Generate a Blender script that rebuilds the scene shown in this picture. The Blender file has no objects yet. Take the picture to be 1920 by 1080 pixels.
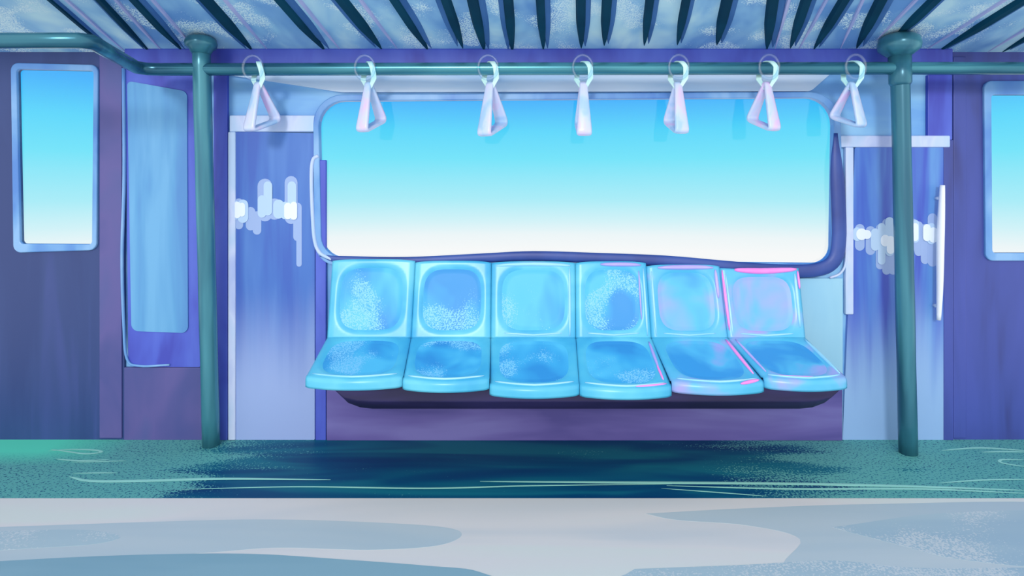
import bpy, bmesh, math, random, zlib
from mathutils import Vector, Matrix
random.seed(7)
S = bpy.context.scene
C = S.collection
PI = math.pi

# ------------------------------------------------------------------ camera
F, CX, HZ, H = 1090.0, 1000.0, 360.0, 1.45       # focal length in px of a 1920 frame, principal point, eye height (m)
cam = bpy.data.cameras.new('camera')
co = bpy.data.objects.new('camera', cam)
C.objects.link(co)
co.location = (0, 0, H)
co.rotation_euler = (PI / 2, 0, 0)
cam.sensor_width = 36
cam.lens = 36 * F / 1920
cam.shift_x = -(CX - 960) / 1920
cam.shift_y = -(540 - HZ) / 1920
cam.clip_start = 0.05
S.camera = co


def at(px, py, Y):
    return Vector(((px - CX) / F * Y, Y, H - (py - HZ) / F * Y))


W = 3.40            # front plane of the wall panels


# ------------------------------------------------------------------ materials
def lin(c):
    out = []
    for v in c:
        v /= 255.0
        out.append(v / 12.92 if v <= 0.04045 else ((v + 0.055) / 1.055) ** 2.4)
    return (*out, 1.0)


def paint(name, cols, scale=(3, 3, 3), detail=3, dist=0.4, rough=0.5, metal=0.0, lo=0.36, hi=0.64,
          speck=None, spec=0.5, noise_scale=1.0, sheen=0.0, coat=0.0):
    """brushed paint: a stretched noise runs through a few pigments; speck = (colour, grain, patch scale, lo, hi)"""
    m = bpy.data.materials.new(name)
    m.use_nodes = True
    nt = m.node_tree
    N, L = nt.nodes, nt.links
    b = N['Principled BSDF']
    b.inputs['Roughness'].default_value = rough
    b.inputs['Metallic'].default_value = metal
    b.inputs['Specular IOR Level'].default_value = spec
    b.inputs['Coat Weight'].default_value = coat
    b.inputs['Coat Roughness'].default_value = 0.15
    geo = N.new('ShaderNodeTexCoord')
    mp = N.new('ShaderNodeMapping')
    mp.inputs['Scale'].default_value = scale
    mp.inputs['Location'].default_value = tuple((zlib.crc32((name + a).encode()) % 4000) / 100 - 20 for a in 'xyz')
    L.new(geo.outputs['Object'], mp.inputs['Vector'])
    nz = N.new('ShaderNodeTexNoise')
    nz.inputs['Scale'].default_value = noise_scale
    nz.inputs['Detail'].default_value = detail
    nz.inputs['Distortion'].default_value = dist
    L.new(mp.outputs['Vector'], nz.inputs['Vector'])
    rp = N.new('ShaderNodeValToRGB')
    e = rp.color_ramp.elements
    n = len(cols)
    e[0].position, e[0].color = lo, lin(cols[0])
    e[1].position, e[1].color = hi, lin(cols[-1])
    for i in range(1, n - 1):
        k = e.new(lo + (hi - lo) * i / (n - 1))
        k.color = lin(cols[i])
    L.new(nz.outputs['Fac'], rp.inputs['Fac'])
    out = rp.outputs['Color']
    if speck:
        col, grain, patch, plo, phi = speck
        g = N.new('ShaderNodeTexNoise')
        g.inputs['Scale'].default_value = grain
        g.inputs['Detail'].default_value = 2
        L.new(geo.outputs['Object'], g.inputs['Vector'])
        p = N.new('ShaderNodeTexNoise')
        p.inputs['Scale'].default_value = patch
        p.inputs['Detail'].default_value = 1
        L.new(mp.outputs['Vector'] if False else geo.outputs['Object'], p.inputs['Vector'])
        pr = N.new('ShaderNodeMapRange')
        pr.inputs['From Min'].default_value = plo
        pr.inputs['From Max'].default_value = phi
        pr.inputs['To Min'].default_value = -0.35
        pr.inputs['To Max'].default_value = 0.07
        L.new(p.outputs['Fac'], pr.inputs['Value'])
        ad = N.new('ShaderNodeMath')
        ad.operation = 'ADD'
        L.new(g.outputs['Fac'], ad.inputs[0])
        L.new(pr.outputs['Result'], ad.inputs[1])
        st = N.new('ShaderNodeMapRange')
        st.inputs['From Min'].default_value = 0.52
        st.inputs['From Max'].default_value = 0.60
        L.new(ad.outputs[0], st.inputs['Value'])
        mx = N.new('ShaderNodeMix')
        mx.data_type = 'RGBA'
        L.new(st.outputs['Result'], mx.inputs['Factor'])
        L.new(out, mx.inputs[6])
        mx.inputs[7].default_value = lin(col)
        out = mx.outputs[2]
    L.new(out, b.inputs['Base Color'])
    return m


def plain(name, c, rough=0.4, metal=0.0, trans=0.0):
    m = bpy.data.materials.new(name)
    m.use_nodes = True
    b = m.node_tree.nodes['Principled BSDF']
    b.inputs['Base Color'].default_value = lin(c)
    b.inputs['Roughness'].default_value = rough
    b.inputs['Metallic'].default_value = metal
    b.inputs['Transmission Weight'].default_value = trans
    return m


def clear(name, tint, refl, rough=0.05):
    m = bpy.data.materials.new(name)
    m.use_nodes = True
    nt = m.node_tree
    nt.nodes.remove(nt.nodes['Principled BSDF'])
    t = nt.nodes.new('ShaderNodeBsdfTransparent')
    t.inputs['Color'].default_value = tint
    g = nt.nodes.new('ShaderNodeBsdfGlossy')
    g.inputs['Roughness'].default_value = rough
    x = nt.nodes.new('ShaderNodeMixShader')
    x.inputs['Fac'].default_value = refl
    nt.links.new(t.outputs[0], x.inputs[1])
    nt.links.new(g.outputs[0], x.inputs[2])
    nt.links.new(x.outputs[0], nt.nodes['Material Output'].inputs['Surface'])
    return m


VS = (7, 7, 0.9)     # vertical brush strokes
M = dict(
    wall=paint('wall_blue', [(106, 166, 226), (122, 182, 230), (144, 198, 236)], (1.6, 2, 5), rough=0.45),
    pale_board=paint('pale_board', [(176, 212, 244), (196, 222, 246), (208, 228, 248)], (1.2, 2, 7), rough=0.5),
    wall_r=paint('wall_aqua', [(138, 194, 224), (152, 204, 228)], (4, 4, 1), rough=0.45),
    door_l=paint('door_indigo', [(34, 58, 116), (40, 64, 122), (54, 72, 138), (78, 78, 144)], (4.5, 3, 0.5), rough=0.45, lo=.4, hi=.74),
    door_r=paint('door_violet', [(50, 58, 122), (58, 74, 152), (64, 80, 164)], (5, 3, 0.8), rough=0.45),
    dado=paint('dado_purple', [(76, 84, 146), (88, 84, 148), (70, 76, 140)], (2.5, 2, 1.5), rough=0.5),
    sky_panel=paint('side_panel_blue', [(78, 138, 200), (88, 156, 208), (104, 170, 216)], VS, rough=0.4),
    indigo=paint('indigo_paint', [(60, 70, 178), (72, 92, 198), (80, 104, 206)], (5, 5, 1.5), rough=0.45),
    panel=None,
    panel_r=None,
    pale=paint('pale_trim', [(168, 186, 232), (198, 212, 242), (176, 204, 236)], (6, 6, 2), rough=0.4),
    frame=paint('window_frame_blue', [(80, 132, 204), (102, 156, 214), (132, 178, 224)], (4, 4, 2), rough=0.4),
    seal=paint('window_seal_indigo', [(44, 66, 138), (56, 84, 160)], (3, 3, 3), rough=0.45),
    kick=paint('kick_purple', [(76, 70, 140), (96, 88, 158), (112, 108, 174)], (0.9, 2, 5), rough=0.5),
    beam=paint('beam_navy', [(26, 26, 64), (34, 30, 74), (48, 42, 96)], (1.0, 2, 6), rough=0.6),  # dark colour stands in for the shadow under the seats
    shell=paint('seat_shell_blue', [(66, 174, 222), (84, 190, 226), (106, 204, 232)], (3, 3, 3), rough=0.3),
    shell_l=paint('seat_shell_lilac', [(78, 184, 224), (98, 190, 230), (180, 158, 230)], (3, 3, 3), rough=0.3, lo=0.4, hi=0.66),
    pad=paint('seat_pad_blue', [(50, 148, 216), (62, 172, 228), (82, 192, 236)], (4, 4, 2.4), rough=0.5, detail=2,
              speck=((132, 206, 247), 150, 3.6, 0.42, 0.60)),
    pad_l=paint('seat_pad_lilac', [(58, 156, 222), (84, 188, 234), (152, 172, 234)], (3.5, 3.5, 2.5), rough=0.45),
    pink=paint('pink_piping', [(250, 140, 222), (255, 160, 230)], rough=0.35),  # edge highlights of the right-hand seats, laid on as coloured lines
    lilac=paint('lilac_piping', [(176, 164, 236), (190, 180, 242)], rough=0.35),  # lilac edge highlights of the seats, laid on as coloured lines
    ice=paint('ice_piping', [(140, 212, 244), (168, 224, 248)], rough=0.3),
    pole=paint('teal_metal', [(44, 100, 122), (60, 126, 144), (80, 152, 166)], (6, 6, 0.7), rough=0.28, metal=0.3),
    rail=paint('teal_rail', [(42, 96, 120), (58, 124, 142), (78, 150, 164)], (0.9, 6, 6), rough=0.25, metal=0.5),
    ceil=paint('ceiling_blue', [(106, 158, 214), (150, 200, 232), (198, 234, 242)], (3.5, 2.0, 2.5), rough=0.7,
               speck=((222, 244, 248), 150, 5.0, 0.36, 0.60)),
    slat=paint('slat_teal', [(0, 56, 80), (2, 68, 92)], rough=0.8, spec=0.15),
    flank_shade=paint('slat_blue', [(54, 100, 156), (70, 116, 172)], rough=0.8, spec=0.2),  # shaded sides of the ceiling slats, painted as solid blue
    strip=paint('strip_lilac', [(160, 172, 220), (188, 190, 230)], rough=0.5),
    handle=paint('handle_pearl', [(170, 206, 242), (198, 216, 246), (210, 214, 244), (226, 198, 240)], (9, 9, 5), rough=0.3),
    band=paint('webbing_mint', [(188, 240, 240), (214, 248, 240)], rough=0.5),
    frost=plain('glint_white', (226, 238, 250), 0.5),  # panel reflections painted as solid colour
    glint2=plain('glint_blue', (176, 206, 236), 0.5),
    glint3=plain('glint_lilac', (150, 176, 222), 0.5),
    bar=plain('white_enamel', (232, 240, 252), 0.3),
    scuff=plain('mint_scuff', (150, 218, 204), 0.6),
    walk=paint('walkway_grey', [(204, 210, 212), (218, 218, 216), (214, 222, 216)], (0.45, 2.6, 1), spec=0.2, rough=0.55,
               detail=2, dist=0.6),
    worn_a=paint('worn_grey', [(176, 196, 204), (190, 204, 208)], (0.5, 4, 1), spec=0.2, rough=0.6),
    worn_b=paint('worn_blue_grey', [(158, 186, 200), (172, 196, 204)], (0.5, 4, 1), spec=0.2, rough=0.6, speck=((196, 208, 212), 120, 2.0, 0.4, 0.6)),
    worn_c=paint('worn_slate_blue', [(118, 160, 178), (136, 174, 188)], (0.5, 4, 1), spec=0.2, rough=0.6),
    lino=None,
    glass=clear('window_glass', (1, 1, 1, 1), 0.03),
    acryl=clear('clear_acrylic', (0.84, 0.94, 1, 1), 0.09, 0.5),
)


def lino_material():
    """dark teal lino, pale worn speckle by the doors; shade before the bench painted in as navy"""
    m = paint('floor_lino', [(0, 60, 108), (0, 76, 116), (14, 108, 130)], (0.7, 5, 1), rough=0.5, spec=0.15, dist=0.7, detail=2)
    nt = m.node_tree
    N, L = nt.nodes, nt.links
    b = N['Principled BSDF']
    src = b.inputs['Base Color'].links[0].from_socket
    tc = N.new('ShaderNodeTexCoord')
    sep = N.new('ShaderNodeSeparateXYZ')
    L.new(tc.outputs['Object'], sep.inputs[0])
    # distance from the middle of the bench along the car
    a = N.new('ShaderNodeMath'); a.operation = 'ADD'; a.inputs[1].default_value = 0.10
    L.new(sep.outputs['X'], a.inputs[0])
    ab = N.new('ShaderNodeMath'); ab.operation = 'ABSOLUTE'
    L.new(a.outputs[0], ab.inputs[0])
    mr = N.new('ShaderNodeMapRange')
    mr.inputs['From Min'].default_value = 0.9
    mr.inputs['From Max'].default_value = 1.9
    mr.inputs['To Min'].default_value = -0.18
    mr.inputs['To Max'].default_value = 0.34
    L.new(ab.outputs[0], mr.inputs['Value'])  # keeps the stretch before the bench dark: shade painted into the lino
    p = N.new('ShaderNodeTexNoise'); p.inputs['Scale'].default_value = 1.0; p.inputs['Detail'].default_value = 2
    mp = N.new('ShaderNodeMapping'); mp.inputs['Scale'].default_value = (1.1, 5, 1); mp.inputs['Location'].default_value = (3.2, 1.1, 0)
    L.new(tc.outputs['Object'], mp.inputs[0]); L.new(mp.outputs[0], p.inputs['Vector'])
    g = N.new('ShaderNodeTexNoise'); g.inputs['Scale'].default_value = 95; g.inputs['Detail'].default_value = 2
    L.new(tc.outputs['Object'], g.inputs['Vector'])
    s1 = N.new('ShaderNodeMath'); s1.operation = 'ADD'
    L.new(mr.outputs[0], s1.inputs[0]); L.new(p.outputs['Fac'], s1.inputs[1])
    wear_shade = N.new('ShaderNodeMapRange')
    wear_shade.inputs['From Min'].default_value = 0.40; wear_shade.inputs['From Max'].default_value = 0.70
    wear_shade.inputs['To Min'].default_value = -0.28; wear_shade.inputs['To Max'].default_value = 0.10
    L.new(s1.outputs[0], wear_shade.inputs['Value'])
    s2 = N.new('ShaderNodeMath'); s2.operation = 'ADD'
    L.new(g.outputs['Fac'], s2.inputs[0]); L.new(wear_shade.outputs[0], s2.inputs[1])
    st = N.new('ShaderNodeMapRange')
    st.inputs['From Min'].default_value = 0.45; st.inputs['From Max'].default_value = 0.55
    L.new(s2.outputs[0], st.inputs['Value'])
    mx = N.new('ShaderNodeMix'); mx.data_type = 'RGBA'
    L.new(st.outputs[0], mx.inputs['Factor']); L.new(src, mx.inputs[6])
    mx.inputs[7].default_value = lin((96, 172, 168))
    # sea green mat colour laid by the left door
    gr = N.new('ShaderNodeMapRange')
    gr.inputs['From Min'].default_value = -2.3; gr.inputs['From Max'].default_value = -2.75
    L.new(sep.outputs['X'], gr.inputs['Value'])
    gy = N.new('ShaderNodeMapRange')
    gy.inputs['From Min'].default_value = 3.08; gy.inputs['From Max'].default_value = 3.25
    L.new(sep.outputs['Y'], gy.inputs['Value'])
    gm = N.new('ShaderNodeMath'); gm.operation = 'MULTIPLY'
    L.new(gr.outputs[0], gm.inputs[0]); L.new(gy.outputs[0], gm.inputs[1])
    m2 = N.new('ShaderNodeMix'); m2.data_type = 'RGBA'
    L.new(gm.outputs[0], m2.inputs['Factor']); L.new(mx.outputs[2], m2.inputs[6])
    m2.inputs[7].default_value = lin((92, 220, 190))
    L.new(m2.outputs[2], b.inputs['Base Color'])
    return m


M['lino'] = lino_material()


def foot_light(name, blue, pale, z0, z1, amp):
    """panel brushed in blue above, reflected light painted ragged and pale over its foot"""
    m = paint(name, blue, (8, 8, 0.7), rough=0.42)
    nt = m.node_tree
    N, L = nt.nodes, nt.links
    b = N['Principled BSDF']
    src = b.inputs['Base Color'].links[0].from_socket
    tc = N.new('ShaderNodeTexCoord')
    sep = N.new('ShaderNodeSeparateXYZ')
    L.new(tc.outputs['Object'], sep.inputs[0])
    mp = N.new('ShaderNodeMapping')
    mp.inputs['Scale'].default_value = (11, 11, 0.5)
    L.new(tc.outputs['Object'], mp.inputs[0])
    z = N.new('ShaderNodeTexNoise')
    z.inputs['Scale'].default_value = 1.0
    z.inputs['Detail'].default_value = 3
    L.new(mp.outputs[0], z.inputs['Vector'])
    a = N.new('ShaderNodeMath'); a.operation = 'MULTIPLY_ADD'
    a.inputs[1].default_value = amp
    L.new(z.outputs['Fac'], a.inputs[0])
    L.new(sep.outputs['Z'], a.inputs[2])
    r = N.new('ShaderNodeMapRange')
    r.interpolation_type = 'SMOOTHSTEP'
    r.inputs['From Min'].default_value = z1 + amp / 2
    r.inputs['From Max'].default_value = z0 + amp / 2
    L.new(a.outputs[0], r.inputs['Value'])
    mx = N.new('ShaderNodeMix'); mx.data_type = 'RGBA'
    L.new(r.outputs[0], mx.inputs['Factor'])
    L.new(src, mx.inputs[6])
    mx.inputs[7].default_value = lin(pale)  # reflected light painted into the lower part of the panel
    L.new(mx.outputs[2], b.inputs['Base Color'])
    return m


M['panel'] = foot_light('panel_blue', [(54, 96, 184), (62, 112, 192), (76, 126, 200)], (150, 174, 224), 0.25, 0.95, 0.3)
M['panel_r'] = foot_light('panel_violet_blue', [(60, 84, 190), (74, 116, 202), (92, 146, 212)], (140, 178, 224), 0.2, 0.9, 0.7)

# ------------------------------------------------------------------ mesh helpers
def obj(name, bm, mats, parent=None, smooth=False, bevel=0.0):
    bmesh.ops.recalc_face_normals(bm, faces=bm.faces)
    me = bpy.data.meshes.new(name)
    bm.to_mesh(me)
    bm.free()
    for m in (mats if isinstance(mats, (list, tuple)) else [mats]):
        me.materials.append(m)
    if smooth:
        for p in me.polygons:
            p.use_smooth = True
    o = bpy.data.objects.new(name, me)
    C.objects.link(o)
    if parent is not None:
        o.parent = parent
        o.matrix_parent_inverse = Matrix.Translation(parent.location).inverted()
    if bevel:
        b = o.modifiers.new('bevel', 'BEVEL')
        b.width = bevel
        b.segments = 2
        b.limit_method = 'ANGLE'
    return o


def tag(o, label=None, cat=None, group=None, kind=None):
    if label: o['label'] = label
    if cat: o['category'] = cat
    if group: o['group'] = group
    if kind: o['kind'] = kind
    return o


def thing(name, loc, label, cat, group=None, kind=None):
    o = bpy.data.objects.new(name, None)
    o.empty_display_size = 0.1
    C.objects.link(o)
    o.location = loc
    return tag(o, label, cat, group, kind)


def box(bm, x0, x1, y0, y1, z0, z1):
    v = [bm.verts.new((x, y, z)) for x in (x0, x1) for y in (y0, y1) for z in (z0, z1)]
    for f in ((0, 1, 3, 2), (4, 6, 7, 5), (0, 4, 5, 1), (2, 3, 7, 6), (0, 2, 6, 4), (1, 5, 7, 3)):
        bm.faces.new([v[i] for i in f])


def pbox(bm, px0, py0, px1, py1, Y, d):
    """a box whose front face fills the given rectangle of the plane at depth Y, d deep"""
    a, b = at(px0, py0, Y), at(px1, py1, Y)
    box(bm, a.x, b.x, Y, Y + d, b.z, a.z)


def rquad(c, r, n=8):
    """rounded quadrilateral from four corner Vectors (x, z), going round"""
    pts = []
    for i in range(4):
        p, a, b = Vector(c[i]), Vector(c[i - 1]), Vector(c[(i + 1) % 4])
        rr = r[i] if isinstance(r, (list, tuple)) else r
        p0 = p + (a - p).normalized() * rr
        p1 = p + (b - p).normalized() * rr
        for k in range(n):
            t = k / (n - 1)
            # arc-like rational corner
            w = 0.7
            den = (1 - t) ** 2 + 2 * w * t * (1 - t) + t * t
            pts.append((p0 * (1 - t) ** 2 + p * 2 * w * t * (1 - t) + p1 * t * t) / den)
    return pts


def xz(corners, Y):
    return [(at(x, y, Y).x, at(x, y, Y).z) for x, y in corners]


def ring(bm, inner, outer, y0, y1):
    """solid frame between two loops (x, z) from depth y0 to y1"""
    n = len(inner)
    L = [[bm.verts.new((p[0], y, p[1])) for p in loop] for loop in (inner, outer) for y in (y0, y1)]
    fi, bi, fo, bo = L
    for i in range(n):
        j = (i + 1) % n
        bm.faces.new((fi[i], fi[j], fo[j], fo[i]))
        bm.faces.new((bi[i], bo[i], bo[j], bi[j]))
        bm.faces.new((fi[i], bi[i], bi[j], fi[j]))
        bm.faces.new((fo[i], fo[j], bo[j], bo[i]))


def slab(bm, loop, y0, y1, mat=0):
    n = len(loop)
    a = [bm.verts.new((p[0], y0, p[1])) for p in loop]
    b = [bm.verts.new((p[0], y1, p[1])) for p in loop]
    fs = [bm.faces.new(a), bm.faces.new(b[::-1])]
    for i in range(n):
        j = (i + 1) % n
        fs.append(bm.faces.new((a[i], b[i], b[j], a[j])))
    for f in fs:
        f.material_index = mat


def tube(bm, pts, r, n=14, closed=False, up=None, flat=1.0, mat=0):
    """sweep a circle (or an ellipse, flat = second radius / first) along pts; r may be a list"""
    pts = [Vector(p) for p in pts]
    m = len(pts)
    rs = r if isinstance(r, (list, tuple)) else [r] * m
    rows = []
    u = None
    for i, p in enumerate(pts):
        a = pts[i - 1] if (i > 0 or closed) else p
        b = pts[(i + 1) % m] if (i < m - 1 or closed) else p
        t = (b - a).normalized()
        if up is not None:
            u = Vector(up)
        elif u is None:
            u = Vector((0, 0, 1)) if abs(t.z) < 0.9 else Vector((0, 1, 0))
        u = (u - t * u.dot(t)).normalized()
        v = t.cross(u)
        rows.append([bm.verts.new(p + (u * math.cos(q) + v * math.sin(q) * flat) * rs[i]) for q in (2 * PI * k / n for k in range(n))])
    fs = []
    for i in range(m if closed else m - 1):
        A, B = rows[i], rows[(i + 1) % m]
        for k in range(n):
            fs.append(bm.faces.new((A[k], A[(k + 1) % n], B[(k + 1) % n], B[k])))
    if not closed:
        fs.append(bm.faces.new(rows[0][::-1]))
        fs.append(bm.faces.new(rows[-1]))
    for f in fs:
        f.material_index = mat


def smooth_path(pts, k=6):
    pts = [Vector(p) for p in pts]
    P = [pts[0] * 2 - pts[1]] + pts + [pts[-1] * 2 - pts[-2]]
    out = []
    for i in range(1, len(P) - 2):
        for j in range(k):
            t = j / k
            a, b, c, d = P[i - 1], P[i], P[i + 1], P[i + 2]
            out.append(0.5 * ((2 * b) + (c - a) * t + (2 * a - 5 * b + 4 * c - d) * t * t + (3 * b - a - 3 * c + d) * t ** 3))
    out.append(pts[-1])
    return out


def lathe(bm, c, prof, n=28, axis=Vector((0, 0, 1))):
    q = Vector((0, 0, 1)).rotation_difference(axis)
    rows = []
    for r, z in prof:
        rows.append([bm.verts.new(Vector(c) + q @ Vector((r * math.cos(2 * PI * k / n), r * math.sin(2 * PI * k / n), z))) for k in range(n)])
    for A, B in zip(rows, rows[1:]):
        for k in range(n):
            bm.faces.new((A[k], A[(k + 1) % n], B[(k + 1) % n], B[k]))
    bm.faces.new(rows[0][::-1])
    bm.faces.new(rows[-1])


def ss(a, b, x):
    t = min(1, max(0, (x - a) / (b - a)))
    return t * t * (3 - 2 * t)


# ------------------------------------------------------------------ floor
XL, XR = -4.6, 4.6
YE = 1.45 * F / (935 - HZ)            # the edge between lino and walkway
bm = bmesh.new()
box(bm, XL, XR, YE, W + 0.12, -0.08, 0.0)
floor = tag(obj('floor', bm, M['lino']), 'dark teal speckled lino floor along the seat side', 'floor', kind='structure')
bm = bmesh.new()
box(bm, XL, XR, 0.3, YE, -0.08, 0.002)
walkway = tag(obj('floor_walkway', bm, M['walk']), 'pale grey walkway strip of floor in the foreground', 'floor', kind='structure')


def gnd(px, py):
    Y = H * F / (py - HZ)
    return Vector(((px - CX) / F * Y, Y, 0.0))


def scuff(pts, w):
    """a thin worn line in the lino: a flat tapering ribbon"""
    bm = bmesh.new()
    P = smooth_path([gnd(*p) for p in pts], 8)
    n = len(P)
    tube(bm, [p + Vector((0, 0, 0.0012)) for p in P], [w * (0.15 + 0.85 * math.sin(PI * min(1, max(0, i / (n - 1)))) ** 0.6) for i in range(n)],
         n=8, up=(0, 0, 1), flat=1.0)
    for v in bm.verts:
        v.co.z = 0.0012 + (v.co.z - 0.0012) * 0.08
    obj('scuff_mark', bm, M['scuff'], floor)


def worn(pts, mat, lift):
    """a worn brush-shaped patch on the walkway, a skin of another grey"""
    P = smooth_path([gnd(*p) for p in pts + pts[:1]], 6)[:-1]
    bm = bmesh.new()
    a = [bm.verts.new((p.x, p.y, 0.002 + lift)) for p in P]
    b = [bm.verts.new((p.x, p.y, 0.0015)) for p in P]
    bm.faces.new(a)
    bm.faces.new(b[::-1])
    for i in range(len(P)):
        j = (i + 1) % len(P)
        bm.faces.new((a[i], b[i], b[j], a[j]))
    bmesh.ops.triangulate(bm, faces=bm.faces)
    obj('worn_patch', bm, M[mat], walkway)['label'] = 'blue grey worn patch of the walkway'


worn([(-80, 992), (120, 985), (300, 979), (480, 975), (640, 978), (820, 988), (866, 1003), (820, 1024), (690, 1032), (520, 1028), (380, 1038), (200, 1046), (-80, 1052)], 'worn_a', .0004)
worn([(-80, 1000), (140, 994), (225, 1006), (180, 1021), (60, 1029), (-80, 1034)], 'worn_b', .0008)
worn([(-80, 1058), (140, 1046), (320, 1040), (480, 1040), (640, 1050), (800, 1062), (900, 1074), (950, 1120), (400, 1125), (-80, 1125)], 'worn_c', .0008)
worn([(1210, 964), (1400, 954), (1640, 946), (1990, 946), (2000, 1010), (2000, 1120), (1620, 1125), (1470, 1070), (1500, 1012), (1400, 986), (1270, 976)], 'worn_a', .0004)
worn([(1560, 990), (1760, 964), (1990, 962), (2000, 1020), (1990, 1064), (1800, 1050), (1690, 1024)], 'worn_b', .0008)
worn([(1190, 1068), (1400, 1060), (1560, 1052), (1720, 1066), (1990, 1070), (1990, 1125), (1150, 1125)], 'worn_b', .0006)

scuff([(90, 846), (130, 843), (175, 844), (190, 848), (160, 851), (120, 846), (95, 843)], 0.008)
scuff([(105, 861), (150, 864), (205, 862)], 0.008)
scuff([(135, 867), (180, 866), (238, 864)], 0.006)
scuff([(136, 888), (180, 887), (220, 887)], 0.006)
scuff([(130, 894), (170, 902), (260, 902), (420, 898), (620, 900)], 0.013)
scuff([(340, 918), (560, 913), (800, 916), (1000, 911), (1260, 908)], 0.007)
scuff([(900, 903), (1150, 905), (1450, 907), (1700, 912), (1930, 920)], 0.013)
scuff([(1250, 911), (1480, 917), (1720, 917), (1940, 926)], 0.009)
scuff([(1240, 916), (1350, 924), (1440, 931)], 0.005)
scuff([(1770, 825), (1820, 821), (1870, 820), (1897, 823)], 0.010)
scuff([(1765, 845), (1830, 840), (1880, 842), (1930, 846)], 0.010)
scuff([(1840, 848), (1885, 847), (1930, 848)], 0.008)
scuff([(1920, 862), (1880, 862), (1876, 867), (1900, 872), (1925, 875)], 0.008)
scuff([(1760, 906), (1850, 900), (1940, 899)], 0.007)

# ------------------------------------------------------------------ ceiling
SL = 0.235
ZC = at(0, 97, W).z


def cz(y):
    return ZC + SL * (W - y)


bm = bmesh.new()
ny = 24
Y0, Y1 = 2.45, W + 0.12
lo, hi = [], []
for i in range(ny + 1):
    y = Y1 + (Y0 - Y1) * i / ny
    row = [bm.verts.new((x, y, cz(y))) for x in (XL, XR)]
    row2 = [bm.verts.new((x, y, cz(y) + 0.06)) for x in (XL, XR)]
    lo.append(row)
    hi.append(row2)
for i in range(ny):
    bm.faces.new((lo[i][0], lo[i][1], lo[i + 1][1], lo[i + 1][0]))
    bm.faces.new((hi[i][0], hi[i + 1][0], hi[i + 1][1], hi[i][1]))
    for k in (0, 1):
        bm.faces.new((lo[i][k], lo[i + 1][k], hi[i + 1][k], hi[i][k]))
bm.faces.new((lo[0][0], hi[0][0], hi[0][1], lo[0][1]))
bm.faces.new((lo[-1][0], lo[-1][1], hi[-1][1], hi[-1][0]))
ceiling = tag(obj('ceiling', bm, M['ceil']), 'pale blue sloping ceiling crossed by dark teal slats', 'ceiling', kind='structure')


def on_ceiling(px, py):
    k = (HZ - py) / F                     # z = H + k*Y = ZC + SL*(W-Y)
    Y = (ZC + SL * W - H) / (k + SL)
    return Vector(((px - CX) / F * Y, Y, H + k * Y))


def blade(bm, a, b, w, h, off=0.0, mat=0):
    """a tapering fin on the underside of the ceiling from a (toward the aisle) to b (at the wall)"""
    n = 14
    t = (b - a)
    side = Vector((1, 0, 0))
    prev = None
    for i in range(n + 1):
        s = i / n
        p = a + t * s + side * off
        ww = w * (0.08 + 0.92 * min(1, (1 - s) * 2.6) ** 0.6)
        hh = h * (0.15 + 0.85 * min(1, (1 - s) * 3.0))
        q = [bm.verts.new(p + side * (-ww) + Vector((0, 0, 0.004))),
             bm.verts.new(p + side * (-ww * 0.55) + Vector((0, 0, -hh))),
             bm.verts.new(p + side * (ww * 0.55) + Vector((0, 0, -hh))),
             bm.verts.new(p + side * ww + Vector((0, 0, 0.004)))]
        if prev:
            for k in range(4):
                f = bm.faces.new((prev[k], prev[(k + 1) % 4], q[(k + 1) % 4], q[k]))
                f.material_index = mat
        else:
            bm.faces.new(q)
        prev = q
    bm.faces.new(prev[::-1])


ribs = [(190, 282, 98, .020), (255, 342, 95, .030), (388, 474, 95, .036), (528, 610, 95, .036), (642, 716, 92, .036), (742, 803, 94, .034),
        (836, 868, 90, .030), (888, 908, 95, .036), (952, 961, 98, .030), (1014, 1019, 94, .027), (1090, 1090, 90, .030),
        (1139, 1133, 85, .030), (1219, 1208, 85, .026), (1287, 1270, 84, .026), (1364, 1344, 84, .034), (1450, 1438, 92, .036),
        (1512, 1482, 90, .032), (1582, 1526, 92, .032), (1652, 1606, 90, .036), (1750, 1676, 72, .034), (1915, 1758, 97, .034),
        (100, 212, 96, .014), (2040, 1880, 97, .030)]
for i, (tx, bx, by, w) in enumerate(ribs):
    b = on_ceiling(bx, by)
    a0 = on_ceiling(tx, 0)
    a = b + (a0 - b) * 1.55                # runs on above the frame
    bm = bmesh.new()
    blade(bm, a, b, w, 0.022)
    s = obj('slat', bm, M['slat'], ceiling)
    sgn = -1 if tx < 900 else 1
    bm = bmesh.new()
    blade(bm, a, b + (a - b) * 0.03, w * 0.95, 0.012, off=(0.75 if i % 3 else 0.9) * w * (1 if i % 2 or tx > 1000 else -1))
    f = obj('slat_shade', bm, M['flank_shade'], s)  # shaded side of the slat, laid on as a blue fin
    f['label'] = 'mid blue painted shade beside the dark slat'
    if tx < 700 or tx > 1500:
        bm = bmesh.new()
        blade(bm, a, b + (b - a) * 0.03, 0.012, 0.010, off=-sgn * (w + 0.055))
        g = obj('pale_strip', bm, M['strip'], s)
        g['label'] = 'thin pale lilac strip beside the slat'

# ------------------------------------------------------------------ wall with the big window
def hold(o):
    return o


win_in = [(598, 190), (1562, 183), (1557, 494), (604, 482)]
win_mid = [(588, 178), (1574, 172), (1582, 512), (590, 498)]
WB = W + 0.02
xa, xb = at(232, 0, WB).x, at(1788, 0, WB).x
hole = rquad(xz(win_in, WB), [.15, .16, .10, .12])
outer = rquad([(xa, ZC + 0.02), (xb, ZC + 0.02), (xb, 0.0), (xa, 0.0)], 0.001)
bm = bmesh.new()
ring(bm, hole, outer, WB, WB + 0.03)
wall = tag(obj('wall_back', bm, M['wall']), 'light blue carriage wall around the wide window', 'wall', kind='structure')
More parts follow.
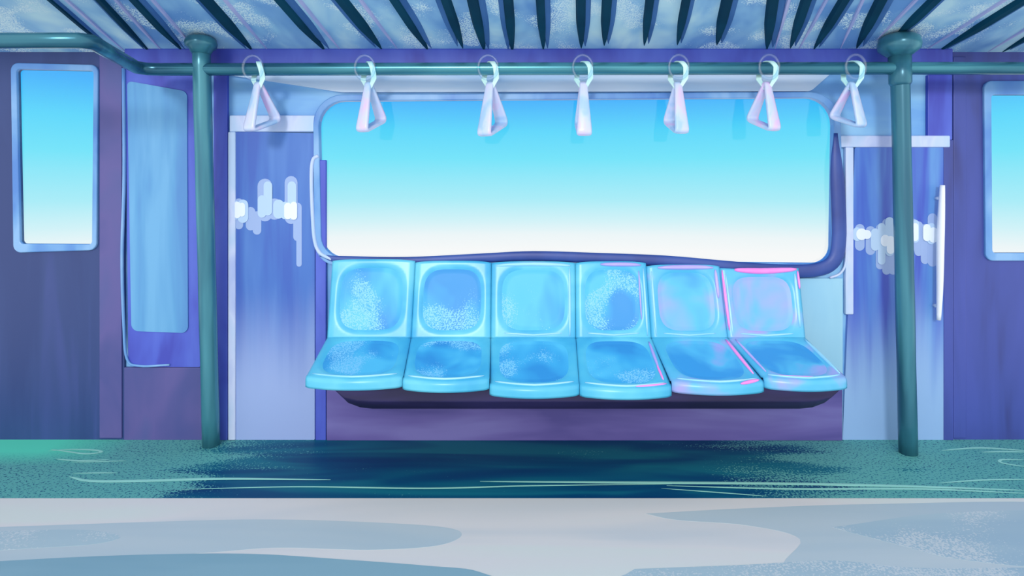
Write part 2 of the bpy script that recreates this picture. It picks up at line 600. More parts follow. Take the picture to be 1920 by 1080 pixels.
# the wall runs on past both doors
for nm, x0, x1 in (('wall_left', XL, at(-30, 0, WB).x), ('wall_right', at(2055, 0, WB).x, XR)):
    bm = bmesh.new()
    box(bm, x0, x1, WB, WB + 0.08, 0.0, ZC + 0.02)
    tag(obj(nm, bm, M['door_l'] if nm == 'wall_left' else M['door_r']), 'dark indigo carriage wall beyond the %s door' % nm[5:], 'wall', kind='structure')

w1 = thing('window_1', at(1080, 490, WB), 'wide rounded carriage window above the bench of blue seats', 'window', kind='structure')
bm = bmesh.new()
ring(bm, rquad(xz(win_in, W), [.15, .16, .10, .12]), rquad(xz(win_mid, W), [.17, .18, .13, .14]), W - 0.012, WB + 0.010)
fr = obj('frame', bm, M['frame'], w1, bevel=0.006)
fr['label'] = 'pale steel blue window frame'
bm = bmesh.new()
slab(bm, rquad(xz([(594, 184), (1566, 178), (1562, 498), (599, 486)], W), [.15, .16, .10, .12]), WB, WB + 0.005)
obj('pane', bm, M['glass'], w1)
bm = bmesh.new()
pts = [at(x, y, W - 0.012) for x, y in [(600, 478), (640, 487), (760, 490), (900, 484), (1000, 480), (1120, 484), (1250, 490), (1380, 502), (1480, 508),
                                   (1535, 505), (1564, 488), (1573, 450), (1572, 380), (1568, 300), (1567, 250)]]
pts = smooth_path(pts, 5)
n = len(pts)
tube(bm, pts, [(0.026 + 0.016 * ss(0.1, 0.75, i / n)) * (0.35 + 0.65 * ss(0, 0.10, i / n)) * (1 - 0.75 * ss(0.86, 1, i / n)) for i in range(n)], up=(0, 1, 0), flat=0.0 + 1.0)
for v in bm.verts:
    v.co.y = (W - 0.012) + (v.co.y - (W - 0.012)) * 0.5
sl = obj('seal', bm, M['seal'], w1, smooth=True)
sl['label'] = 'dark indigo rubber seal along the sill and right side'
bm = bmesh.new()
pts = smooth_path([at(x, y, W - 0.01) for x, y in [(597, 292), (587, 300), (584, 330), (586, 400), (590, 450), (600, 474), (622, 486)]], 6)
tube(bm, pts, 0.011, up=(0, 1, 0))
lt = obj('seal_trim', bm, M['pale'], w1, smooth=True)
lt['label'] = 'pale curved trim at the left edge'
bm = bmesh.new()
pts = smooth_path([at(x, y, W - 0.006) for x, y in [(1586, 440), (1586, 490), (1576, 512), (1556, 521)]], 6)
tube(bm, pts, 0.007, up=(0, 1, 0))
obj('seal_trim', bm, M['pale'], w1, smooth=True)

# cornice between wall and ceiling
bm = bmesh.new()
a, b = at(232, 100, W - 0.04), at(1788, 121, W - 0.04)
box(bm, a.x, b.x, W - 0.04, WB, b.z, ZC + 0.012)
tag(obj('trim_1', bm, M['indigo'], bevel=0.01), 'indigo cornice strip under the ceiling', 'trim', kind='structure')


# ------------------------------------------------------------------ doors with their windows
def door(name, px, outer_px, glass, frame_px, mat, label, top):
    x0, x1 = at(px[0], 0, W).x, at(px[1], 0, W).x
    d = thing(name, ((x0 + x1) / 2, W, 0), label, 'door', kind='structure')
    r = [.05] * 4
    bm = bmesh.new()
    ring(bm, rquad(xz(glass, W), 0.02), rquad([(x0, ZC + 0.02), (x1, ZC + 0.02), (x1, 0.0), (x0, 0.0)], 0.001), W + 0.005, W + 0.02)
    obj('door_leaf', bm, mat, d)
    bm = bmesh.new()
    ring(bm, rquad(xz(glass, W), 0.02), rquad(xz(frame_px, W), 0.045), W - 0.010, W + 0.022)
    obj('window_frame', bm, M['frame'], d, bevel=0.006)['label'] = 'pale blue frame of the door window'
    bm = bmesh.new()
    slab(bm, rquad(xz([(glass[0][0] - 3, glass[0][1] - 3), (glass[1][0] + 3, glass[1][1] - 3), (glass[2][0] + 3, glass[2][1] + 3), (glass[3][0] - 3, glass[3][1] + 3)], W), 0.02),
         W + 0.010, W + 0.014)
    obj('window_pane', bm, M['glass'], d)
    return d


d1 = door('door_1', (-30, 232), None, [(33, 130), (177, 133), (174, 458), (40, 457)], [(22, 118), (186, 122), (183, 469), (27, 474)], M['door_l'],
          'dark indigo sliding door with tall narrow window at left', 95)
d2 = door('door_2', (1788, 2055), None, [(1857, 178), (2000, 178), (1998, 474), (1859, 474)], [(1843, 152), (2014, 152), (2012, 489), (1846, 489)], M['door_r'],
          'violet blue sliding door with tall window at right', 105)
# door edge strips
bm = bmesh.new()
pbox(bm, 186, 98, 228, 822, W - 0.002, 0.012)
o = obj('edge_strip', bm, M['dado'], d1, bevel=0.004)
o['label'] = 'purple strip along the closing edge'
bm = bmesh.new()
pbox(bm, 1788, 106, 1812, 822, W - 0.002, 0.012)
o = obj('edge_strip', bm, M['door_r'], d2, bevel=0.004)
o['label'] = 'dark strip along the closing edge'

# ------------------------------------------------------------------ left side panel between door and pole
sp = thing('wall_panel', at(305, 822, W), 'pale blue recessed wall panel beside the left door', 'wall panel', kind='structure')
bm = bmesh.new()
slab(bm, rquad(xz([(236, 122), (376, 122), (379, 688), (241, 688)], W), [.01, .01, .02, .05]), W - 0.002, WB)
obj('border', bm, M['indigo'], sp)['label'] = 'indigo border of the panel'
bm = bmesh.new()
slab(bm, rquad(xz([(240, 152), (352, 172), (354, 624), (248, 620)], W), [.03, .03, .04, .04]), W - 0.008, W)
obj('infill', bm, M['sky_panel'], sp)['label'] = 'light sky blue brushed infill'
bm = bmesh.new()
pts = smooth_path([at(x, y, W - 0.006) for x, y in [(232, 128), (233, 330), (229, 480), (232, 600), (238, 672), (262, 686), (318, 684)]], 6)
tube(bm, pts, [0.010 - 0.004 * i / len(pts) for i in range(len(pts))], up=(0, 1, 0))
obj('edge_bead', bm, M['frame'], sp, smooth=True)['label'] = 'pale blue bead down the left edge'
bm = bmesh.new()
pbox(bm, 232, 689, 398, 826, W, 0.02)
tag(obj('trim_2', bm, M['dado'], bevel=0.004), 'dull purple dado board at floor level by the left pole', 'trim', kind='structure')

# indigo upright strips
for k, (x0, y0, x1, y1, lb, mt) in enumerate([
        (400, 134, 426, 826, 'indigo upright strip beside the left pole', 'indigo'),
        (591, 300, 611, 826, 'indigo upright strip between wall panel and bench', 'indigo'),
        (1740, 140, 1786, 262, 'indigo board at the top right beside the right door', 'indigo'),
        (1770, 262, 1788, 826, 'narrow violet strip between panel and right door', 'door_r'),
]):
    bm = bmesh.new()
    pbox(bm, x0, y0, x1, y1, W - 0.004, 0.024)
    tag(obj('trim_%d' % (k + 3), bm, M[mt], bevel=0.004), lb, 'trim', kind='structure')


# ------------------------------------------------------------------ steel wall panels with reflections painted on as pale daubs
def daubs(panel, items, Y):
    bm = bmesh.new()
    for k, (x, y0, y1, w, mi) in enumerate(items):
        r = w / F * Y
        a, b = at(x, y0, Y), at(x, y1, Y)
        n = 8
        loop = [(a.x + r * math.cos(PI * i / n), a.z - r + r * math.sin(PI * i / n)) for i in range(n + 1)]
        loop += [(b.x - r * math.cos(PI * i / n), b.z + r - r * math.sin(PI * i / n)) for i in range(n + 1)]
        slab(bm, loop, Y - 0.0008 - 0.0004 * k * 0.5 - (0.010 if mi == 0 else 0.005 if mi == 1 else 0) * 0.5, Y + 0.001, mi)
    o = obj('reflection_daub', bm, [M['frost'], M['glint2'], M['glint3']], panel)
    o['label'] = 'white and pale blue reflections painted across the panel'
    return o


lp = thing('wall_panel', at(510, 826, W), 'blue steel wall panel with pale painted reflections between left pole and window', 'wall panel', kind='structure')
bm = bmesh.new()
slab(bm, rquad(xz([(440, 246), (590, 250), (590, 826), (440, 826)], W), 0.012), W, WB)
obj('sheet', bm, M['panel'], lp)
bm = bmesh.new()
pbox(bm, 430, 216, 590, 247, W - 0.010, 0.03)
obj('head_rail', bm, M['pale'], lp, bevel=0.006)['label'] = 'pale lilac rail across the top'
bm = bmesh.new()
pbox(bm, 427, 247, 441, 826, W - 0.010, 0.03)
obj('side_rail', bm, M['pale'], lp, bevel=0.006)['label'] = 'white upright rail at the left'
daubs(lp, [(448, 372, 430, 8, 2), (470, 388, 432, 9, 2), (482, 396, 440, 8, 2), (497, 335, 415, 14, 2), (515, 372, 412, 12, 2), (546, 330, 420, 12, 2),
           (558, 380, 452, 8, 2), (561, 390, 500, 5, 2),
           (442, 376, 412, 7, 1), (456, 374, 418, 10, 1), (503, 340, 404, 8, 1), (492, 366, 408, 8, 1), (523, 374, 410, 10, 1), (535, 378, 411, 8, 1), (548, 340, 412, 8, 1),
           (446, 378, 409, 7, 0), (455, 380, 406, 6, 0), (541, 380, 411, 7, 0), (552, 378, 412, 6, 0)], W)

rp = thing('wall_panel', at(1686, 826, W), 'violet blue steel wall panel with pale painted reflections behind the right pole', 'wall panel', kind='structure')
bm = bmesh.new()
slab(bm, rquad(xz([(1603, 276), (1770, 276), (1770, 826), (1580, 826)], W), 0.012), W, WB)
obj('sheet', bm, M['panel_r'], rp)
bm = bmesh.new()
pbox(bm, 1565, 254, 1782, 276, W - 0.010, 0.03)
obj('head_rail', bm, M['pale'], rp, bevel=0.006)['label'] = 'pale lilac rail across the top'
bm = bmesh.new()
pbox(bm, 1586, 276, 1601, 590, W - 0.010, 0.03)
obj('side_rail', bm, M['pale'], rp, bevel=0.006)['label'] = 'pale upright rail at the left'
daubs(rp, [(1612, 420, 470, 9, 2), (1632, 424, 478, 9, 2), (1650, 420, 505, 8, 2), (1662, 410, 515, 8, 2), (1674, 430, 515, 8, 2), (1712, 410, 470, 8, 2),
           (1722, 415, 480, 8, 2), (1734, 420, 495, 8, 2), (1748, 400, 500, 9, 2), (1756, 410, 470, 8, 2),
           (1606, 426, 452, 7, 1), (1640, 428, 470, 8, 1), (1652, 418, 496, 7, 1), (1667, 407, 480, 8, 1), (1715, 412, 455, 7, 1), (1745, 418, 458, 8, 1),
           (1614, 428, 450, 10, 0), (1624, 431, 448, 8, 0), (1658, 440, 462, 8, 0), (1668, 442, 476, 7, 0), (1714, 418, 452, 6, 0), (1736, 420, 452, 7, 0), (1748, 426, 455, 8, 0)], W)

# aqua wall field to the right of the bench
bm = bmesh.new()
pbox(bm, 1500, 522, 1580, 826, W, 0.02)
tag(obj('trim_7', bm, M['wall_r']), 'flat aqua board between the bench end and the right panel', 'trim', kind='structure')

bm = bmesh.new()
slab(bm, rquad(xz([(412, 138), (1560, 136), (1520, 171), (640, 173)], W), [.01, .02, .02, .02]), W - 0.002, WB)
tag(obj('trim_8', bm, M['pale_board'], bevel=0.003), 'long pale lavender board above the wide window', 'trim', kind='structure')

# white grab bar
gb = thing('grab_bar', at(1762, 600, W - 0.04), 'slim white upright grab bar near the right door', 'grab bar')
bm = bmesh.new()
pts = smooth_path([at(x, y, W - 0.045) for x, y in [(1767, 347), (1765, 400), (1763, 470), (1762, 540), (1760, 600)]], 6)
n = len(pts)
tube(bm, pts, [0.010 + 0.010 * math.sin(PI * (0.1 + 0.85 * i / (n - 1))) for i in range(n)], n=14)
obj('bar', bm, M['bar'], gb, smooth=True)
for y in (372, 575):
    bm = bmesh.new()
    p = at(1765 if y < 500 else 1761, y, W - 0.045)
    tube(bm, [p, Vector((p.x, W + 0.003, p.z))], 0.010)
    obj('bracket', bm, M['bar'], gb, smooth=True)

# ------------------------------------------------------------------ bench base
bb = thing('bench_base', at(1090, 826, W - 0.02), 'dark purple bench base carrying the row of six blue seats', 'bench base')
bm = bmesh.new()
pbox(bm, 612, 700, 1580, 826.5, W - 0.012, 0.029)
obj('kick_panel', bm, M['kick'], bb, bevel=0.004)['label'] = 'purple kick panel down to the floor'


def prof_seat_shade():
    bm = bmesh.new()
    # curved underside: deep at the wall, shallow at the front
    y0 = 2.93
    xs = [at(622, 0, 3.0).x + (at(1580, 0, 3.0).x - at(622, 0, 3.0).x) * i / 40 for i in range(41)]
    prev = None
    for i, x in enumerate(xs):
        e = min(i, 40 - i) / 3.0
        k = math.sqrt(max(0.0, 1 - (1 - min(1, e)) ** 2))
        zt = 0.458
        d1, d2 = 0.02 + 0.125 * k, 0.03 + 0.19 * k
        loop = [(y0 + 0.06, zt), (y0 + 0.06, zt - d1 * 0.6), (y0 + 0.12, zt - d1), (W - 0.2, zt - d2 * 0.9), (W - 0.013, zt - d2), (W - 0.013, zt)]
        q = [bm.verts.new((x, a, b)) for a, b in loop]
        if prev:
            for j in range(6):
                bm.faces.new((prev[j], prev[(j + 1) % 6], q[(j + 1) % 6], q[j]))
        else:
            bm.faces.new(q)
        prev = q
    bm.faces.new(prev[::-1])
    return bm


obj('support_shade', prof_seat_shade(), M['beam'], bb, bevel=0.01)['label'] = 'dark navy beam shaped as the shade under the seats'  # dark colour and curve of the beam stand in for the seats' shadow

# ------------------------------------------------------------------ seats
YT, YBK, YF = 3.35, 3.25, 2.94
tops = [486, 489, 490, 490, 496, 505]
bx = [622, 778, 921, 1079, 1212, 1350, 1499]     # along the top edge of the backs
sx = [612, 770, 920, 1080, 1222, 1366, 1512]     # at the crease
fx = [575, 756, 918, 1086, 1258, 1430, 1585]     # along the front edges
ft = [700, 704, 715, 717, 709, 702]
seat_label = ['blue moulded train seat at the left end of the bench',
              'blue moulded train seat second from the left pole',
              'blue moulded train seat third from the left pole with pale top band',
              'blue moulded train seat fourth from the left pole with speckled cushions',
              'lilac tinted blue train seat second from the right end of the bench',
              'blue train seat with bright pink highlight painted on its top edge at the right end']
G = 0.0010


class Sheet:
    """a moulded surface: base point + normal*height(u, v)"""
    def __init__(s, base, nrm, w, l, dish, rim, cu, cv, au, av):
        s.base, s.nrm, s.w, s.l, s.dish, s.rim, s.c, s.a = base, nrm, w, l, dish, rim, (cu, cv), (au, av)

    def sup(s, u, v):
        return ((abs(u - s.c[0]) / s.a[0]) ** 3.6 + (abs(v - s.c[1]) / s.a[1]) ** 3.6) ** (1 / 3.6)

    def h(s, u, v):
        d = min(u, 1 - u) * s.w
        e = -s.rim * (1 - ss(0, 0.028, d)) ** 2
        q = s.sup(u, v)
        return e - s.dish * (0.75 * (1 - ss(0.80, 1.02, q)) + 0.25 * (1 - ss(0.0, 0.9, q)))

    def p(s, u, v, off=0.0):
        return s.base(u, v) + s.nrm(u, v) * (s.h(u, v) + off)

    def solid(s, nu, nv, thick):
        bm = bmesh.new()
        T = [[bm.verts.new(s.p(i / nu, j / nv)) for i in range(nu + 1)] for j in range(nv + 1)]
        B = [[bm.verts.new(s.base(i / nu, j / nv) - s.nrm(i / nu, j / nv) * thick) for i in range(nu + 1)] for j in range(nv + 1)]
        for j in range(nv):
            for i in range(nu):
                bm.faces.new((T[j][i], T[j][i + 1], T[j + 1][i + 1], T[j + 1][i]))
                bm.faces.new((B[j][i], B[j + 1][i], B[j + 1][i + 1], B[j][i + 1]))
        for j in range(nv):
            bm.faces.new((T[j][0], T[j + 1][0], B[j + 1][0], B[j][0]))
            bm.faces.new((T[j][nu], B[j][nu], B[j + 1][nu], T[j + 1][nu]))
        for i in range(nu):
            bm.faces.new((T[0][i], B[0][i], B[0][i + 1], T[0][i + 1]))
            bm.faces.new((T[nv][i], T[nv][i + 1], B[nv][i + 1], B[nv][i]))
        return bm

    def pad(s, k, off):
        bm = bmesh.new()
        nr, nt = 14, 56
        rows = []
        for a in range(1, nr + 1):
            rho = k * a / nr
            row = []
            for b in range(nt):
                t = 2 * PI * b / nt
                ct, st = math.cos(t), math.sin(t)
                m = (abs(ct) ** 3.6 + abs(st) ** 3.6) ** (1 / 3.6)
                u, v = s.c[0] + s.a[0] * rho * ct / m, s.c[1] + s.a[1] * rho * st / m
                o = off + 0.004 * (1 - (a / nr) ** 4) if a < nr else -0.004
                row.append(bm.verts.new(s.p(u, v, o)))
            rows.append(row)
        c = bm.verts.new(s.p(*s.c, off + 0.004))
        for b in range(nt):
            bm.faces.new((c, rows[0][b], rows[0][(b + 1) % nt]))
        for A, B in zip(rows, rows[1:]):
            for b in range(nt):
                bm.faces.new((A[b], B[b], B[(b + 1) % nt], A[(b + 1) % nt]))
        return bm

    def pipe(s, uv, r, off=0.002):
        bm = bmesh.new()
        P = []
        for (u0, v0), (u1, v1) in zip(uv, uv[1:]):
            for k in range(8):
                t = k / 8
                P.append(s.p(u0 + (u1 - u0) * t, v0 + (v1 - v0) * t, off))
        P.append(s.p(*uv[-1], off))
        n = len(P)
        tube(bm, P, [r * (0.35 + 0.65 * math.sin(PI * i / (n - 1)) ** 0.5) for i in range(n)], n=10)
        return bm


for k in range(6):
    xtl, xtr = at(bx[k], 0, YT).x + G, at(bx[k + 1], 0, YT).x - G
    xml, xmr = at(sx[k], 0, YBK).x + G, at(sx[k + 1], 0, YBK).x - G
    xfl, xfr = at(fx[k], 0, YF).x + G, at(fx[k + 1], 0, YF).x - G
    ztop = at(0, tops[k], YT).z
    ztop2 = ztop if k < 5 else at(0, 508, YT).z
    zc = at(0, 631, YBK).z
    zf = at(0, ft[k], YF).z
    lilac = k >= 4
    root = thing('train_seat', ((xml + xmr) / 2, 3.1, 0.5), seat_label[k], 'seat', 'blue moulded seats along the bench')
    sm = M['shell_l'] if lilac else M['shell']

    def backbase(u, v, xml=xml, xmr=xmr, xtl=xtl, xtr=xtr, zc=zc, ztop=ztop):
        x = (xml + (xmr - xml) * u) * (1 - v) + (xtl + (xtr - xtl) * u) * v
        e = abs(2 * u - 1)
        y = YBK + (YT - YBK) * v
        z = zc - 0.014 + (ztop - zc + 0.014) * v + (0.008 * (e ** 2) if k == 5 else -0.010 * e ** 4) * v
        return Vector((x, y, z))
    nb = Vector((0, -1, 0.22)).normalized()
    B = Sheet(backbase, lambda u, v: nb, xmr - xml, ztop - zc, 0.026, 0.009, 0.5, 0.50, 0.41, 0.43)
    br = obj('backrest', B.solid(34, 30, 0.030), sm, root, smooth=True)
    obj('back_pad', B.pad(0.95, 0.002), M['pad_l'] if lilac else M['pad'], br, smooth=True)

    def panbase(u, v, xml=xml, xmr=xmr, xfl=xfl, xfr=xfr, zc=zc, zf=zf):
        fwd = 0.045 * (1 - (2 * u - 1) ** 2)
        q = min(v / 0.84, 1.0)
        x = (xml + (xmr - xml) * u) * (1 - q) + (xfl + (xfr - xfl) * u) * q
        yf = YF - fwd
        y = YBK + 0.006 + (yf - YBK - 0.006) * q
        z = zc - 0.004 + (zf - zc) * q
        if v > 0.84:                           # rounded front lip
            t = (v - 0.84) / 0.16
            a = min(t / 0.55, 1) * PI / 2
            y -= 0.026 * math.sin(a)
            z -= 0.026 * (1 - math.cos(a)) + max(0, t - 0.55) / 0.45 * 0.034
        return Vector((x, y, z))
    up = Vector((0, (zf - zc), (YBK - YF))).normalized()
    up = Vector((0, -abs(zc - zf), YBK - YF)).normalized()

    def pannrm(u, v):
        if v <= 0.80:
            return up
        a = min((v - 0.80) / 0.13, 1) * PI / 2
        fw = Vector((0, -up.z, up.y))
        return (up * math.cos(a) + fw * math.sin(a)).normalized()
    Pn = Sheet(panbase, pannrm, xfr - xfl, 0.33, 0.020, 0.007, 0.5, 0.42, 0.435, 0.395)
    pn = obj('seat_pan', Pn.solid(34, 44, 0.028), sm, root, smooth=True)
    obj('seat_pad', Pn.pad(0.95, 0.002), M['pad_l'] if lilac else M['pad'], pn, smooth=True)

    def pipe(sheet, par, uv, r, mat, lb, off=0.002):
        o = obj('edge_line', sheet.pipe(uv, r, off), M[mat], par, smooth=True)
        o['label'] = lb
    # pale edge lines; the pink and lilac ones paint in edge highlights
    pipe(Pn, pn, [(0.06, 0.82), (0.5, 0.84), (0.94, 0.82)], 0.006, 'ice', 'pale blue front edge')
    if k == 2:
        pipe(B, br, [(0.06, 0.955), (0.5, 0.965), (0.94, 0.955)], 0.012, 'ice', 'pale blue band along the top', 0.0)
        pipe(B, br, [(0.93, 0.04), (0.93, 0.92)], 0.008, 'ice', 'pale blue right edge', 0.0)
    if k >= 2:
        pipe(B, br, [(0.16, 0.075), (0.5, 0.050), (0.84, 0.075)], 0.006, 'ice', 'pale blue crease below the back pad', 0.0)
    if k in (3, 4, 5):
        pipe(B, br, [(0.95 if k == 3 else 0.06, 0.04), (0.95 if k == 3 else 0.06, 0.92)], 0.007, 'ice', 'pale blue upright edge', 0.0)
    if k == 3:
        pipe(B, br, [(0.35, 0.96), (0.92, 0.96)], 0.012, 'lilac', 'lilac painted highlight along the top')
        pipe(B, br, [(0.885, 0.88), (0.885, 0.25)], 0.005, 'lilac', 'lilac painted highlight down the right edge')
        pipe(Pn, pn, [(0.94, 0.10), (0.93, 0.58)], 0.008, 'lilac', 'lilac painted highlight on the right edge')
        pipe(Pn, pn, [(0.925, 0.52), (0.93, 0.78)], 0.006, 'pink', 'pink painted highlight on the corner')
        pipe(Pn, pn, [(0.95, 0.84), (0.6, 0.85)], 0.005, 'pink', 'pink painted highlight on the front')
    if k == 4:
        pipe(B, br, [(0.15, 0.96), (0.90, 0.965)], 0.014, 'lilac', 'lilac painted highlight along the top')
        pipe(B, br, [(0.93, 0.94), (0.93, 0.55)], 0.010, 'lilac', 'lilac painted highlight on the right edge')
        pipe(Pn, pn, [(0.94, 0.06), (0.94, 0.74)], 0.009, 'pink', 'bright pink painted highlight on the right edge')
        pipe(Pn, pn, [(0.95, 0.85), (0.72, 0.88)], 0.009, 'pink', 'bright pink painted highlight on the front corner')
    if k == 5:
        pipe(B, br, [(0.18, 0.985), (0.5, 0.975), (0.96, 0.985)], 0.018, 'pink', 'bright pink painted highlight on the top edge', 0.0)
        pipe(B, br, [(0.02, 0.97), (0.025, 0.12)], 0.008, 'pink', 'bright pink painted highlight on the left edge', 0.004)
        pipe(B, br, [(0.975, 0.96), (0.98, 0.70)], 0.007, 'pink', 'bright pink painted highlight on the right corner', 0.004)
        pipe(B, br, [(0.935, 0.92), (0.935, 0.16)], 0.010, 'ice', 'pale blue right edge', 0.0)
        pipe(Pn, pn, [(0.06, 0.06), (0.07, 0.76)], 0.007, 'lilac', 'lilac painted highlight on the left edge')
        pipe(Pn, pn, [(0.12, 0.82), (0.62, 0.83)], 0.006, 'pink', 'pink painted highlight along the front')
        pipe(Pn, pn, [(0.95, 0.06), (0.95, 0.80)], 0.009, 'ice', 'pale right edge')

# ------------------------------------------------------------------ poles and rail
def pole(base, top, r, cap_r, cap_h, label, sleeve=None):
    a, b = Vector(base), Vector(top)
    t = thing('grab_pole', a, label, 'pole', 'teal floor to ceiling poles')
    bm = bmesh.new()
    n = 14
    tube(bm, [a + (b - a) * i / n for i in range(n + 1)], [r * (1 + 0.015 * math.sin(i * 1.7)) for i in range(n + 1)], n=24)
    obj('shaft', bm, M['pole'], t, smooth=True)
    bm = bmesh.new()
    c = b + Vector((0, 0, -cap_h))
    lathe(bm, c, [(r * 1.05, -0.02), (cap_r * 0.72, 0.002), (cap_r * 0.96, cap_h * 0.22), (cap_r, cap_h * 0.5), (cap_r * 0.92, cap_h * 0.82), (cap_r * 0.7, cap_h)], 32)
    obj('ceiling_cap', bm, M['pole'], t, smooth=True)
    if sleeve:
        bm = bmesh.new()
        d = (b - a).normalized()
        p = b - d * (cap_h + 0.015)
        tube(bm, [p, p - d * sleeve * 0.9, p - d * sleeve], [r * 1.22, r * 1.2, r * 1.02], n=24)
        obj('sleeve', bm, M['pole'], t, smooth=True)
    return t


tl = Vector((at(377, 0, 3.22).x, 3.22, cz(3.22) - 0.002))
bl = Vector((at(396, 0, 3.33).x, 3.33, 0.0))
pole(bl, tl, 0.046, 0.082, 0.075, 'teal metal pole standing left of the bench')
tr = Vector((at(1686, 0, 3.20).x, 3.20, cz(3.20) - 0.002))
br_ = Vector((at(1703, 0, 3.23).x, 3.23, 0.002))
pole(br_, tr, 0.047, 0.108, 0.105, 'teal metal pole with broad cap standing right of the bench', sleeve=0.16)

ZR = at(0, 130, 3.225).z
YL = (ZR - H) * F / (HZ - 76)


def rp_(px, Y):
    return Vector(((px - CX) / F * Y, Y, ZR))


rail = thing('overhead_rail', rp_(1040, 3.2), 'long teal overhead rail carrying seven hand straps', 'rail')
bm = bmesh.new()
path = [rp_(-260, YL), rp_(60, YL), rp_(150, YL), rp_(172, YL + 0.025), rp_(255, 3.17), rp_(275, 3.215), rp_(300, 3.225), rp_(500, 3.225), rp_(1000, 3.21),
        rp_(1700, 3.20), rp_(2300, 3.20)]
fine = []
for a, b in zip(path, path[1:]):
    m = max(1, int((b - a).length / 0.15))
    fine += [a + (b - a) * i / m for i in range(m)]
fine.append(path[-1])
tube(bm, fine, 0.035, n=20)
obj('rail_tube', bm, M['rail'], rail, smooth=True)


# ------------------------------------------------------------------ hand straps
def rail_y(px):
    return 3.225 - 0.025 * max(0, min(1, (px - 500) / 1200))


strap_lab = ['pale hand strap left of the window, nearest the left pole', 'pale hand strap over the top left corner of the window',
             'pale hand strap above the gap between second and third seat, widest loop', 'pale hand strap hanging edge-on above the fourth seat',
             'pale narrow hand strap above the fifth seat', 'pale hand strap over the right part of the window, loop opening left',
             'pale hand strap over the window frame nearest the right pole']
#       px   yaw  tilt  bottom  size
straps = [(484, 66, -10, 246, 1.0), (691, 71, -4, 247, 0.92), (919, 64, -3, 255, 1.05), (1094, 90, 0, 254, 1.0), (1271, -83, 0, 250, 0.98),
          (1438, -70, 8, 245, 0.98), (1598, -64, 12, 238, 1.0)]


def rtri(n=8):
    """closed rounded triangle (x, z): apex at the top, base at z = -1"""
    c = [Vector((0.0, 0.0)), Vector((0.36, -0.86)), Vector((-0.36, -1.0 + 0.0))]
    c = [Vector((0.0, 0.04)), Vector((0.40, -0.72)), Vector((-0.20, -1.02))]
    rr = [0.10, 0.12, 0.12]
    pts = []
    for i in range(3):
        p, a, b = c[i], c[i - 1], c[(i + 1) % 3]
        p0, p1 = p + (a - p).normalized() * rr[i], p + (b - p).normalized() * rr[i]
        for k in range(n):
            t = k / (n - 1)
            pts.append(p0 * (1 - t) ** 2 + p * 2 * t * (1 - t) + p1 * t * t)
    return pts


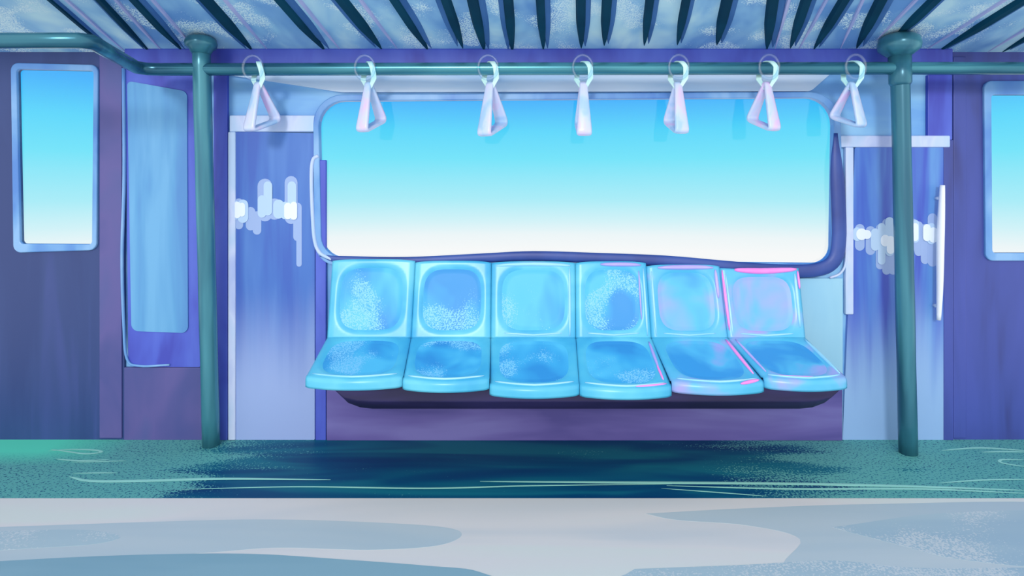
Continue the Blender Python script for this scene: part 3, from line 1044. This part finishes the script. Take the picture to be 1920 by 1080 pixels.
def make_strap(k):
    px, yaw, tilt, pyb, size = straps[k]
    Y = rail_y(px)
    cpt = rp_(px, Y)
    root = thing('hand_strap', cpt, strap_lab[k], 'hand strap', 'hand straps on the overhead rail')
    # webbing loop over the rail, a flat band
    wdt, th = 0.028, 0.003
    zap = at(0, 168, Y).z            # where the handle hangs
    r = 0.040
    loop = []
    for i in range(15):
        a = PI * i / 14
        loop.append(Vector((0, -r * math.cos(a), r * math.sin(a))))
    dz = zap - ZR
    down = [Vector((0, r * (1 - t) + 0.004 * t, dz * t)) for t in (0.25, 0.5, 0.75, 1.0)]
    loopf = [Vector((0, -p.y, p.z)) for p in reversed(down)] + loop + down
    skew = 0.036
    bm = bmesh.new()
    prev = None
    n = len(loopf)
    for i, p in enumerate(loopf):
        a, b = loopf[max(0, i - 1)], loopf[min(n - 1, i + 1)]
        t = (b - a).normalized()
        nn = Vector((0, -t.z, t.y))
        # the front run of the band hangs a little to one side of the back run
        off = skew * (1 if i < n / 2 else -1) * min(1, abs(i - n / 2) / (n / 2) * 1.4) * (0.25 if i in (0, n - 1) else 0.6 if i in (1, n - 2) else 1)
        w2 = wdt * (0.45 if i in (0, n - 1) else 0.75 if i in (1, n - 2) else 1)
        q = [bm.verts.new(cpt + p + nn * s * th + Vector((off + e * w2 / 2, 0, 0))) for e, s in ((-1, -1), (1, -1), (1, 1), (-1, 1))]
        if prev:
            for j in range(4):
                bm.faces.new((prev[j], prev[(j + 1) % 4], q[(j + 1) % 4], q[j]))
        else:
            bm.faces.new(q)
        prev = q
    bm.faces.new(prev[::-1])
    obj('webbing', bm, M['band'], root)['label'] = 'mint white webbing band'
    # clear clip ring around the rail
    bm = bmesh.new()
    R = 0.062
    tube(bm, [cpt + Vector((R * 0.86 * math.cos(a) + (-0.008 if k < 4 else -0.006), -0.046, R * math.sin(a) * 1.05)) for a in (2 * PI * i / 32 for i in range(32))], 0.009, n=8, closed=True)
    obj('clear_ring', bm, M['acryl'], root, smooth=True)['label'] = 'clear plastic clip ring'
    # triangular handle: a wide flat band bent into a rounded triangle
    hgt = (at(0, 156, Y).z - at(0, pyb, Y).z)
    tri = rtri()
    dep, thk = 0.043 * size, 0.012
    rot = Matrix.Rotation(math.radians(yaw), 4, 'Z')
    til = Matrix.Rotation(math.radians(tilt * 0.0), 4, 'Y')
    sg = 1 if yaw > 0 else -1
    top = Vector((cpt.x, cpt.y, at(0, 156, Y).z))
    bm = bmesh.new()
    m = len(tri)
    rows = []
    for i, p in enumerate(tri):
        t = (tri[(i + 1) % m] - tri[i - 1]).normalized()
        nn = Vector((t.y, -t.x))
        row = []
        sec = []
        for q in range(12):                   # rounded band section
            a = 2 * PI * q / 12
            cxx, cyy = math.cos(a), math.sin(a)
            sec.append((math.copysign(abs(cxx) ** 0.55, cxx) * dep, math.copysign(abs(cyy) ** 0.7, cyy) * thk))
        for d, e in sec:
            pp = Vector((sg * (p.x * hgt * 1.2 + nn.x * e), d * (0.5 + 0.45 * ss(0, 0.8, -p.y)), p.y * hgt + nn.y * e))
            row.append(bm.verts.new(top + (rot @ pp)))
        rows.append(row)
    for i in range(m):
        A, B = rows[i], rows[(i + 1) % m]
        for q in range(12):
            bm.faces.new((A[q], A[(q + 1) % 12], B[(q + 1) % 12], B[q]))
    obj('grip', bm, M['handle'], root, smooth=True)['label'] = 'pearl white and lilac triangular grip'
    return root


for k in range(7):
    make_strap(k)

# ------------------------------------------------------------------ daylight
w = bpy.data.worlds.new('sky')
S.world = w
w.use_nodes = True
nt = w.node_tree
N, L = nt.nodes, nt.links
bg = N['Background']
tc = N.new('ShaderNodeTexCoord')
sep = N.new('ShaderNodeSeparateXYZ')
L.new(tc.outputs['Generated'], sep.inputs[0])
mr = N.new('ShaderNodeMapRange')
mr.inputs['From Min'].default_value = -0.12
mr.inputs['From Max'].default_value = 0.24
L.new(sep.outputs['Z'], mr.inputs['Value'])
rpn = N.new('ShaderNodeValToRGB')
e = rpn.color_ramp.elements
stops = [(0.06, (247, 249, 249)), (0.13, (236, 246, 248)), (0.20, (206, 242, 248)), (0.30, (164, 236, 248)), (0.49, (104, 227, 250)), (0.62, (78, 214, 252)), (0.76, (46, 176, 252)), (0.90, (40, 156, 246))]
e[0].position, e[0].color = stops[0][0], lin(stops[0][1])
e[1].position, e[1].color = stops[-1][0], lin(stops[-1][1])
for p, c in stops[1:-1]:
    k = e.new(p)
    k.color = lin(c)
L.new(mr.outputs[0], rpn.inputs[0])
# unseen sky behind the viewer, whitened and brightened as fill for the car
back = N.new('ShaderNodeMapRange')
back.interpolation_type = 'SMOOTHSTEP'
back.inputs['From Min'].default_value = 0.25
back.inputs['From Max'].default_value = -0.2
L.new(sep.outputs['Y'], back.inputs['Value'])
mx = N.new('ShaderNodeMix')
mx.data_type = 'RGBA'
L.new(back.outputs[0], mx.inputs['Factor'])
L.new(rpn.outputs[0], mx.inputs[6])
mx.inputs[7].default_value = (1.22, 1.21, 1.21, 1)
L.new(mx.outputs[2], bg.inputs['Color'])
bg.inputs['Strength'].default_value = 1.0

sun = bpy.data.lights.new('sun', 'SUN')
sun.energy = 1.15
sun.angle = math.radians(11)
sun.color = (1.0, 0.97, 0.95)
so = bpy.data.objects.new('sun', sun)
C.objects.link(so)
d = Vector((0.16, 1.0, -0.33))
so.rotation_euler = d.to_track_quat('-Z', 'Y').to_euler()

vs = S.view_settings
vs.view_transform = 'Standard'
vs.look = 'None'
vs.exposure = 0.0
vs.gamma = 1.0
vs.use_curve_mapping = False
